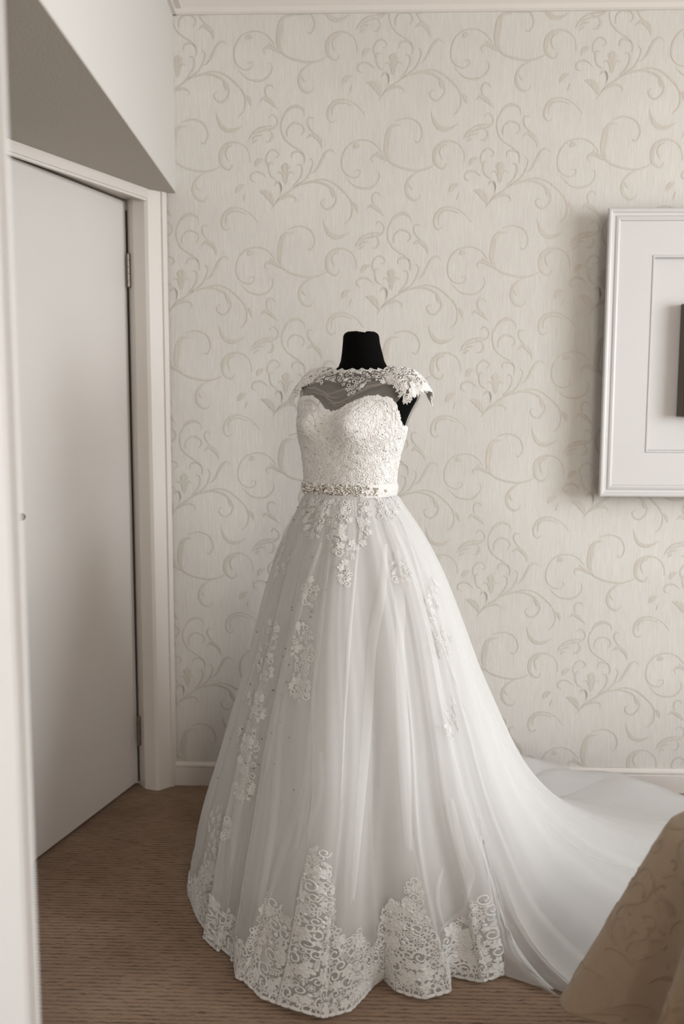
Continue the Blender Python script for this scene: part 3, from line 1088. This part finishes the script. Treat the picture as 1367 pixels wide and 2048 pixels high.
def torso(al, z, off=0.0):
    al = np.asarray(al, float)
    z = np.asarray(z, float)
    W, Fd, Bd, Sb, Xs = (np.interp(z, TZ, q) for q in (TW, TF, TB, TS, TX))
    sa, ca = np.sin(al), np.cos(al)
    p = 0.86
    a = (W + off) * np.sign(sa) * np.abs(sa) ** p
    b = np.where(ca > 0, Fd + off, Bd + off) * np.sign(ca) * np.abs(ca) ** p
    bust = sum(np.exp(-(((a - c) / 0.047) ** 2 + ((z - 1.247) / 0.046) ** 2)) for c in (-0.062, 0.062))
    b = b + np.where(ca > 0, 0.034 * bust * np.clip(ca * 2, 0, 1), 0)
    P = (np.array([AX, AY, 0]) + a[..., None] * gv_ + (b - Sb)[..., None] * fv)
    P[..., 0] += Xs
    P[..., 2] = z
    return P


form = empty('dress_form', (AX, AY, 0))
tag(form, 'black fabric dress form with bare neck wearing the white gown', 'dress form')
na = 96
al = np.linspace(-pi, pi, na + 1)
zf = np.concatenate([np.linspace(1.0, 1.30, 22), np.linspace(1.305, 1.40, 30), np.linspace(1.405, 1.468, 12)])
AL, ZF = np.meshgrid(al, zf, indexing='ij')
PF = torso(AL, ZF)
loc0 = np.array([AX, AY, 0])
V = PF[:-1].reshape(-1, 3) - loc0
nz = len(zf)
F = []
for i in range(na):
    i2 = (i + 1) % na
    for j in range(nz - 1):
        F.append((i * nz + j, i2 * nz + j, i2 * nz + j + 1, i * nz + j + 1))
F.append(tuple(i * nz for i in range(na)))
ztop = zf[-1]
cen = PF[:-1, -1].mean(0) - loc0
V = list(map(tuple, V))
rings = []
for sc_, dz in ((0.93, 0.0050), (0.78, 0.0085), (0.5, 0.0095)):
    k0 = len(V)
    for i in range(na):
        q = PF[i, -1] - loc0
        w = q * 1.0
        w = cen + (q - cen) * sc_
        # puckered cloth: two soft lobes with a dip between
        dx = (w[0] - cen[0])
        w[2] = cen[2] + dz * 1.3 - 0.010 * exp(-((dx - 0.003) / 0.007) ** 2) * (1 if dz > 0.006 else 0.3)
        V.append(tuple(w))
    rings.append(k0)
prev = [i * nz + nz - 1 for i in range(na)]
for k0 in rings:
    for i in range(na):
        F.append((prev[i], prev[(i + 1) % na], k0 + (i + 1) % na, k0 + i))
    prev = [k0 + i for i in range(na)]
F.append(tuple(prev))
link_mesh('torso', V, F, M['black'], form, True)
pb = MB().tube([(0, 0, 0.03), (0, 0, 1.005)], 0.016, 16)
pb.build('stand_pole', M['black_metal'], form, smooth=False)
bs = MB().tube([(0, 0, 0.0), (0, 0, 0.012), (0, 0, 0.020), (0, 0, 0.032)], [0.16, 0.16, 0.12, 0.03], 32)
bs.build('stand_base', M['black_metal'], form)


# bodice: top edge as a function of the angle
def z_top(a):
    a = (np.asarray(a, float) + pi) % (2 * pi) - pi
    d = np.abs(np.degrees(a))
    return np.interp(d, [0, 5, 14, 26, 38, 50, 62, 74, 90, 120, 150, 180], [1.273, 1.278, 1.300, 1.313, 1.312, 1.306, 1.290, 1.268, 1.238, 1.232, 1.240, 1.245])


def yoke_bot(a):
    d = np.abs(np.degrees(a))
    side = np.interp(d, [0, 50, 60, 68, 80, 100, 112, 122, 180], [0, 0, 0.25, 1, 1, 1, 1, 0, 0])
    return z_top(a) * (1 - side) + 1.352 * side - 0.008


na2, nz2 = 360, 90
a2 = np.linspace(-pi, pi, na2)
t2 = np.linspace(0, 1, nz2)
ZB = 1.066 + (z_top(a2)[:, None] - 1.066) * t2[None, :]
A2 = np.repeat(a2[:, None], nz2, 1)
PB = torso(A2, ZB, 0.0075)
G_bod = Grid(PB, -pi, pi, None, 1.0, True)
if np.mean(np.sum(G_bod.N * (PB - np.array([AX, AY, 1.2])), axis=2)) < 0:
    G_bod.N = -G_bod.N
G_bod.ext = True
G_bod.mesh('bodice', M['bodice'], dress)

# sheer yoke between bodice and neckline
ZN = 1.381


def neck_top(a):
    return ZN + 0.0025 * np.sin(np.asarray(a) * 22)


def yoke_P(a, t, off):
    zb = yoke_bot(a)
    z = zb + (neck_top(a) - zb) * t
    wr = 0.0028 * np.sin(20 * t - 7.5 * a + 2.0 * np.sin(3.1 * a) + 1.2 * np.sin(9 * t)) * np.clip(1 - t, 0, 1) ** .5 * np.clip(t * 4, 0, 1) * (0.6 + 0.4 * np.sin(4 * a + 1))
    return torso(a, z, off + wr)


a3 = np.linspace(-pi, pi, 400)
t3 = np.linspace(0, 1, 60)
A3, T3 = np.meshgrid(a3, t3, indexing='ij')
G_yoke = Grid(yoke_P(A3, T3, 0.0065), -pi, pi, None, 1.0, True)
if np.mean(np.sum(G_yoke.N * (G_yoke.P - np.array([AX, AY, 1.2])), axis=2)) < 0:
    G_yoke.N = -G_yoke.N
G_yoke.mesh('sheer_yoke', M['yoke_net'], dress)

# wrinkles of the net, doubled over
pv, pfc = [], []
for k, (wpx, pts) in enumerate(((5, [(642, 792), (700, 772), (778, 747)]), (6, [(655, 806), (715, 786), (786, 757)]), (4, [(622, 786), (655, 797), (700, 801)]),
                               (5, [(615, 775), (650, 786), (690, 790)]), (4, [(700, 782), (745, 772), (785, 768)]), (4, [(662, 800), (672, 812), (690, 806)]))):
    uv = np.array([G_yoke.at_pixel(x, y) for x, y in pts])
    ln = smooth_line(uv, 30)
    wd = wpx / 775.0 * np.sin(pi * np.linspace(0.05, 0.95, 30)) ** 0.6
    rowp = []
    for a, hh2 in ((-1, 0), (0, 0.0012), (1, 0)):
        vv = ln[:, 1] + a * wd / 2 / np.array([G_yoke.metric(u, v)[1] for u, v in ln])
        rowp.append(G_yoke.samp(G_yoke.P, ln[:, 0], vv) + G_yoke.samp(G_yoke.N, ln[:, 0], vv) * (0.0008 + hh2))
    pv.append(np.stack(rowp, 1).reshape(-1, 3))
    pfc.append(grid_faces(30, 3) + k * 90)
link_mesh('net_wrinkles', np.vstack(pv), np.vstack(pfc), M['yoke_net'], dress, True)['kind'] = 'stuff'

# neckline lace band
nl = Stamper()


def pack(st, grid, us, vs, dens, sizes, kset, inside, placed_xy, lift=0.001, tight=0.8, thick=1.0):
    for sz in sizes:
        for _ in range(int(dens * (0.012 / sz) ** 1.5)):
            u = rng.uniform(*us)
            v = rng.uniform(*vs)
            if not inside(u, v):
                continue
            P = grid.samp(grid.P, np.array([u]), np.array([v]))[0]
            ok = True
            for q, c in placed_xy:
                if (q[0] - P[0]) ** 2 + (q[1] - P[1]) ** 2 + (q[2] - P[2]) ** 2 < (tight * (c + sz)) ** 2:
                    ok = False
                    break
            if not ok:
                continue
            placed_xy.append((P, sz))
            st.put(grid, MOT[rng.choice(kset)], u, v, sz, rng.uniform(0, 6.28), lift, thick)


def zof(grid, u, v):
    return grid.samp(grid.P, np.array([u]), np.array([v]))[0][2]


def in_band(u, v):
    z = zof(G_yoke, u, v)
    d = math.degrees(u)
    low = 1.352 + 0.004 * sin(u * 17)
    if 0 < d < 22:
        low = 1.352 - 0.040 * (1 - abs(d - 9) / 13)
    if abs(d) > 48:
        low = min(low, 1.345)
    return z > low


pxyz = []
pack(nl, G_yoke, (-pi, pi), (0.0, 0.985), 1900, (0.0068, 0.0048, 0.0032), ['scroll2', 'flower', 'scroll', 'scroll2', 'open_flower'], in_band, pxyz, 0.0016, 0.90, 1.4)
for k in range(120):
    u = -pi + 2 * pi * k / 120
    nl.put(G_yoke, MOT['scroll2'], u, 0.975, 0.0062, rng.uniform(0, 6.28), 0.0016, 1.5)
nl.build('neckline_lace', M['lace_solid'], dress)['kind'] = 'stuff'

# cap sleeves
for side in (-1, 1):
    nu_, nv_ = 60, 70
    Pc = np.zeros((nu_, nv_, 3))
    base_c = np.array([AX, AY, 0]) + 0.0
    for i in range(nu_):
        t = i / (nu_ - 1)                         # neck side -> outer edge
        for j in range(nv_):
            be = (j / (nv_ - 1) - 0.5) * 2        # front (+) .. back (-)
            span = radians(66) * (0.90 + 0.10 * t)
            q = be * span
            rr = 0.050 + 0.014 * t
            out = 0.088 + 0.098 * t - 0.018 * t * be * be
            zc = 1.334 - 0.020 * t ** 2.0
            a = side * out
            b = rr * 1.12 * sin(q)
            z = zc + 0.053 * (cos(q)) ** 1.0 - 0.008 * t * abs(be) ** 1.5 + 0.003 * sin(5 * q + 3 * t)
            if t > 0.6:
                z -= 0.030 * ((t - 0.6) / 0.4) ** 1.6
            a += side * 0.004 * sin(9 * q) * t
            p = base_c + a * gv_ + (b - 0.036) * fv
            Pc[i, j] = (p[0] + 0.007, p[1], z)
    Gc = Grid(Pc, 0, 1)
    if np.mean(Gc.N[..., 2]) < 0:
        Gc.N = -Gc.N
    Gc.ext = True
    co = Gc.mesh('cap_sleeve', M['yoke_net'], dress)
    st = Stamper()
    pz = []
    pack(st, Gc, (0.02, 0.99), (0.04, 0.96), 900, (0.0115, 0.0080, 0.0056, 0.0038), ['flower', 'scroll', 'scroll', 'sprig', 'flower', 'open_flower'], lambda u, v: True, pz, 0.0012, 0.86, 1.3)
    # leafy points hanging over the edge
    for k in range(16):
        v = 0.03 + 0.94 * k / 15
        st.put(Gc, MOT['sprig'], 0.99, v, rng.uniform(0.010, 0.017), -pi / 2 + rng.uniform(-0.5, 0.5), 0.001, 1.3)
        st.put(Gc, MOT['flower'], 0.985, v + 0.02, rng.uniform(0.006, 0.009), rng.uniform(0, 6), 0.001, 1.3)
    for k in range(7):
        st.put(Gc, MOT['sprig'], 0.15 + 0.12 * k, 0.985, 0.013, rng.uniform(-0.4, 0.4), 0.001, 1.3)
        st.put(Gc, MOT['sprig'], 0.15 + 0.12 * k, 0.015, 0.013, pi + rng.uniform(-0.4, 0.4), 0.001, 1.3)
    st.build('sleeve_lace', M['lace_solid'], co)['kind'] = 'stuff'

# bodice lace
bl = Stamper()
pz = []
pack(bl, G_bod, (-2.1, 2.1), (0.02, 0.99), 3600, (0.0095, 0.0068, 0.0045), ['flower', 'sprig', 'open_flower', 'flower', 'sprig', 'scroll'], lambda u, v: True, pz, 0.0006, 0.74, 0.8)
bl.build('bodice_lace', M['lace_solid'], dress)['kind'] = 'stuff'
# lace blossoms standing above the top edge
te = Stamper()
for d in np.linspace(-88, 100, 64):
    u = radians(d)
    te.put(G_bod, MOT['flower' if rng.random() < .7 else 'scroll'], u, 0.99, rng.uniform(0.006, 0.0095), rng.uniform(0, 6), 0.0015)
te.build('edge_lace', M['lace_solid'], dress)['kind'] = 'stuff'
bc = Stamper()
for _ in range(120):
    bc.put(G_bod, MOT['dot'], rng.uniform(-1.6, 1.6), rng.uniform(0.1, 0.95), rng.uniform(0.0009, 0.0015), 0, 0.0022)
bc.build('bodice_crystal', M['dark_bead'], dress)['kind'] = 'stuff'

# belt
zb = np.linspace(1.064, 1.096, 6)
A4, Z4 = np.meshgrid(np.linspace(-pi, pi, 160), zb, indexing='ij')
prof = 0.010 + 0.003 * np.sin((Z4 - 1.064) / 0.032 * pi)
G_belt = Grid(torso(A4, Z4, prof), -pi, pi, None, 1.0, True)
if np.mean(np.sum(G_belt.N * (G_belt.P - np.array([AX, AY, 1.06])), axis=2)) < 0:
    G_belt.N = -G_belt.N
bo = G_belt.mesh('belt', M['bodice'], dress)


def sphere_motif(n=8, m_=5):
    V = []
    for j in range(m_ + 1):
        t = pi * j / m_
        for i in range(n):
            a = 2 * pi * i / n
            V.append((sin(t) * cos(a), sin(t) * sin(a), cos(t)))
    F = [(j * n + i, (j + 1) * n + i, (j + 1) * n + (i + 1) % n, j * n + (i + 1) % n) for j in range(m_) for i in range(n)]
    return np.array(V), np.array(F)


MOT['sphere'] = sphere_motif()
for nm, mt, cnt, s0, s1 in (('belt_crystal', 'bead', 210, 0.0018, 0.0034), ('belt_pearl', 'pearl', 110, 0.0018, 0.0030), ('belt_stone', 'dark_bead', 90, 0.0014, 0.0022)):
    st = Stamper()
    for _ in range(cnt):
        u = rng.gauss(-0.05, 0.55)
        if abs(u) > 1.5:
            continue
        w = exp(-(u / 1.0) ** 2)
        st.put(G_belt, MOT['sphere'], u, min(.98, max(.02, 0.5 + rng.gauss(0, 0.26) * (0.5 + 0.7 * w))), rng.uniform(s0, s1), 0, 0.0012)
    st.build(nm, M[mt], bo)['kind'] = 'stuff'

# ------------------------------------------------------------------ picture frame on the wall
YF = D - 0.105                   # front plane
FX0, FX1, FZ0, FZ1 = 0.7095, 1.60, 1.0055, 1.890
pf = empty('picture_frame', (FX0, D, FZ0))
tag(pf, 'deep white square shadow-box frame hanging on the papered wall', 'picture frame')


def rect_ring(mb, x0, x1, z0, z1, prof):
    """mitred moulding; prof = [(inset, y)...] closed"""
    k = len(prof)
    V = []
    for (sx, sz) in ((0, 0), (1, 0), (1, 1), (0, 1)):
        for ins, y in prof:
            V.append(((x0 + ins) if sx == 0 else (x1 - ins), y, (z0 + ins) if sz == 0 else (z1 - ins)))
    F = []
    for c in range(4):
        c2 = (c + 1) % 4
        for i in range(k):
            j = (i + 1) % k
            F.append((c * k + i, c2 * k + i, c2 * k + j, c * k + j))
    mb.add(V, F)


def fl(mb):                     # shift to the frame's Empty
    mb.V = [(v[0] - FX0, v[1] - D, v[2] - FZ0) for v in mb.V]
    return mb


mo = MB()
pr = [(0.012, YF + 0.036), (0.0, YF + 0.010), (0.003, YF + 0.001), (0.008, YF), (0.013, YF + 0.002), (0.015, YF + 0.006), (0.022, YF + 0.007), (0.026, YF + 0.0035),
      (0.032, YF + 0.002), (0.037, YF + 0.004), (0.039, YF + 0.009), (0.043, YF + 0.009), (0.139, YF + 0.011), (0.142, YF + 0.008), (0.146, YF + 0.008), (0.148, YF + 0.013), (0.148, YF + 0.036)]
rect_ring(mo, FX0, FX1, FZ0, FZ1, pr)
fl(mo).build('moulding', M['frame_white'], pf)
MB_ = MB().box((FX0 + 0.03, YF + 0.03, FZ0 + 0.03), (FX1 - 0.03, YF + 0.036, FZ1 - 0.03))
fl(MB_).build('backing_panel', M['frame_white'], pf)
MB_ = MB().box((FX0 + 0.07, YF + 0.036, FZ0 + 0.07), (FX1 - 0.07, D - 0.001, FZ1 - 0.07))
fl(MB_).build('hanging_box', M['frame_white'], pf)
inn = MB()
ix0, ix1, iz0, iz1 = 0.948, 1.36, 1.258, 1.603
rect_ring(inn, ix0, ix1, iz0, iz1, [(0, YF + 0.03), (0, YF - 0.026), (0.004, YF - 0.030), (0.022, YF - 0.028), (0.026, YF - 0.022), (0.026, YF + 0.03)])
io = fl(inn).build('inner_frame', M['walnut'], pf)
pc = MB().box((ix0 + 0.02, YF + 0.0, iz0 + 0.02), (ix1 - 0.02, YF + 0.03, iz1 - 0.02))
fl(pc).build('picture', M['print'], io)

# ------------------------------------------------------------------ bed and bedspread at the lower right
bed = empty('bed', (1.5, 0.5, 0))
tag(bed, 'low bed with dark base under the beige bedspread at lower right', 'bed')
BX0, BX1, BY0, BY1, BZ = 0.606, 2.30, -0.35, 1.735, 0.562


def bl_(mb):
    mb.V = [(v[0] - 1.5, v[1] - 0.5, v[2]) for v in mb.V]
    return mb


bl_(MB().box((BX0 + 0.03, BY0 + 0.03, 0.035), (BX1 - 0.03, BY1 - 0.03, 0.27))).build('bed_base', M['bed_base'], bed, bevel=0.01)
bl_(MB().box((BX0 + 0.012, BY0 + 0.012, 0.272), (BX1 - 0.012, BY1 - 0.012, BZ - 0.006))).build('mattress', M['mattress'], bed, bevel=0.03)
for x in (BX0 + 0.09, BX1 - 0.09):
    for y in (BY0 + 0.1, BY1 - 0.09):
        bl_(MB().tube([(x, y, 0), (x, y, 0.04)], [0.022, 0.028], 14)).build('leg', M['black_metal'], bed)

# perimeter path of the cover: left side (towards far), corner, far side
corner_r = 0.030
path = []
for y in np.linspace(BY0, BY1 - corner_r, 120):
    path.append((BX0, y, -1, 0))
for k in range(1, 14):
    a = pi - k / 14 * pi / 2
    path.append((BX0 + corner_r + corner_r * cos(a), BY1 - corner_r + corner_r * sin(a), cos(a), sin(a)))
for x in np.linspace(BX0 + corner_r, BX1, 110):
    path.append((x, BY1, 0, 1))
path = np.array(path)
arcp = np.concatenate([[0], np.cumsum(np.hypot(np.diff(path[:, 0]), np.diff(path[:, 1])))])
npth = 420
sp = np.linspace(0, arcp[-1], npth)
pth = np.stack([np.interp(sp, arcp, path[:, k]) for k in range(4)], 1)
s_corner = arcp[126]
nvb = 110
PS = np.zeros((npth, nvb, 3))
for i in range(npth):
    x, y, nx, ny = pth[i]
    ds = sp[i] - s_corner
    hemz = 0.120 + (0.12 if ds < 0 else 0.12) * (1 - exp(-(ds / 0.16) ** 2)) + 0.008 * sin(ds * 13)
    for j in range(nvb):
        t = j / (nvb - 1)
        if t < 0.2:                                # on top, running inwards
            q = ((0.2 - t) / 0.2) ** 1.5
            cxm, cym = BX1 - 0.02, BY0 + 0.02
            px_, py_ = x - nx * 0.02, y - ny * 0.02
            dxy = np.array([cxm - px_, cym - py_])
            q *= np.linalg.norm(dxy)
            dxy /= np.linalg.norm(dxy) + 1e-9
            PS[i, j] = (px_ + dxy[0] * q, py_ + dxy[1] * q, BZ + 0.004 - 0.006 * exp(-q / 0.015))
        else:
            w = (t - 0.2) / 0.8
            z = BZ - 0.002 - (BZ - hemz) * (w ** 1.0)
            outw = 0.012 + 0.018 * min(1, w * 8)
            fold = ((0.058 if ds < 0 else 0.04) * w ** 1.0) * (sin(ds * 2 * pi / 0.24 + 0.6) + 0.35 * sin(sp[i] * 2 * pi / 0.14 + 0.4)) * (1 - exp(-(ds / 0.11) ** 2))
            flare = 0.03 * w + fold
            px_, py_ = x + nx * (outw - 0.02 * (1 - min(1, w * 12)) + flare), y + ny * (outw - 0.02 * (1 - min(1, w * 12)) + flare)
            # corner of the cloth swings out to the left
            cg = exp(-((ds + 0.0) / (0.105 if ds < 0 else 0.09)) ** 2)
            cw = cg * (w ** 0.97)
            px_ += -0.178 * cw
            py_ += 0.045 * cw
            PS[i, j] = (px_, py_, z)
G_bed = Grid(PS, 0, 1)
if np.mean(G_bed.N[:, 60:, 0][:200]) > 0:
    G_bed.N = -G_bed.N
sprd = link_mesh('bedspread', PS.reshape(-1, 3), grid_faces(npth, nvb), M['spread'], None, True)
tag(sprd, 'beige quilted bedspread with raised scroll pattern draped over the bed corner', 'bedspread')
md = sprd.modifiers.new('solid', 'SOLIDIFY')
md.thickness = 0.006
md.offset = -1
# raised scrolls of the weave
st = Stamper()
cx0, cz0 = -0.52, 1.06
for iu in range(-5, 6):
    for iv in range(-3, 4):
        for half in (0, 1):
            for V, F in STROKES:
                U = V.copy()
                U[:, 0] = (U[:, 0] - cx0 + (iu + half * 0.5) * HX) * 0.5
                U[:, 1] = (U[:, 1] - cz0 + (iv + half * 0.5) * VZ) * 0.5
                uc = s_corner / sp[-1]
                uu = uc + U[:, 0] / sp[-1]
                vv = 0.62 - U[:, 1] / 0.46
                if uu.max() < 0.2 or uu.min() > 0.85 or vv.max() < 0.2 or vv.min() > 0.99:
                    continue
                vv = np.clip(vv, 0.2, 0.995)
                P = G_bed.samp(G_bed.P, uu, vv) + G_bed.samp(G_bed.N, uu, vv) * (0.0002 + U[:, 2] * 0.0012)[:, None]
                st.V.append(P)
                st.F.append(F + st.k)
                st.k += len(P)
st.build('woven_scroll', M['spread'], sprd)['kind'] = 'stuff'
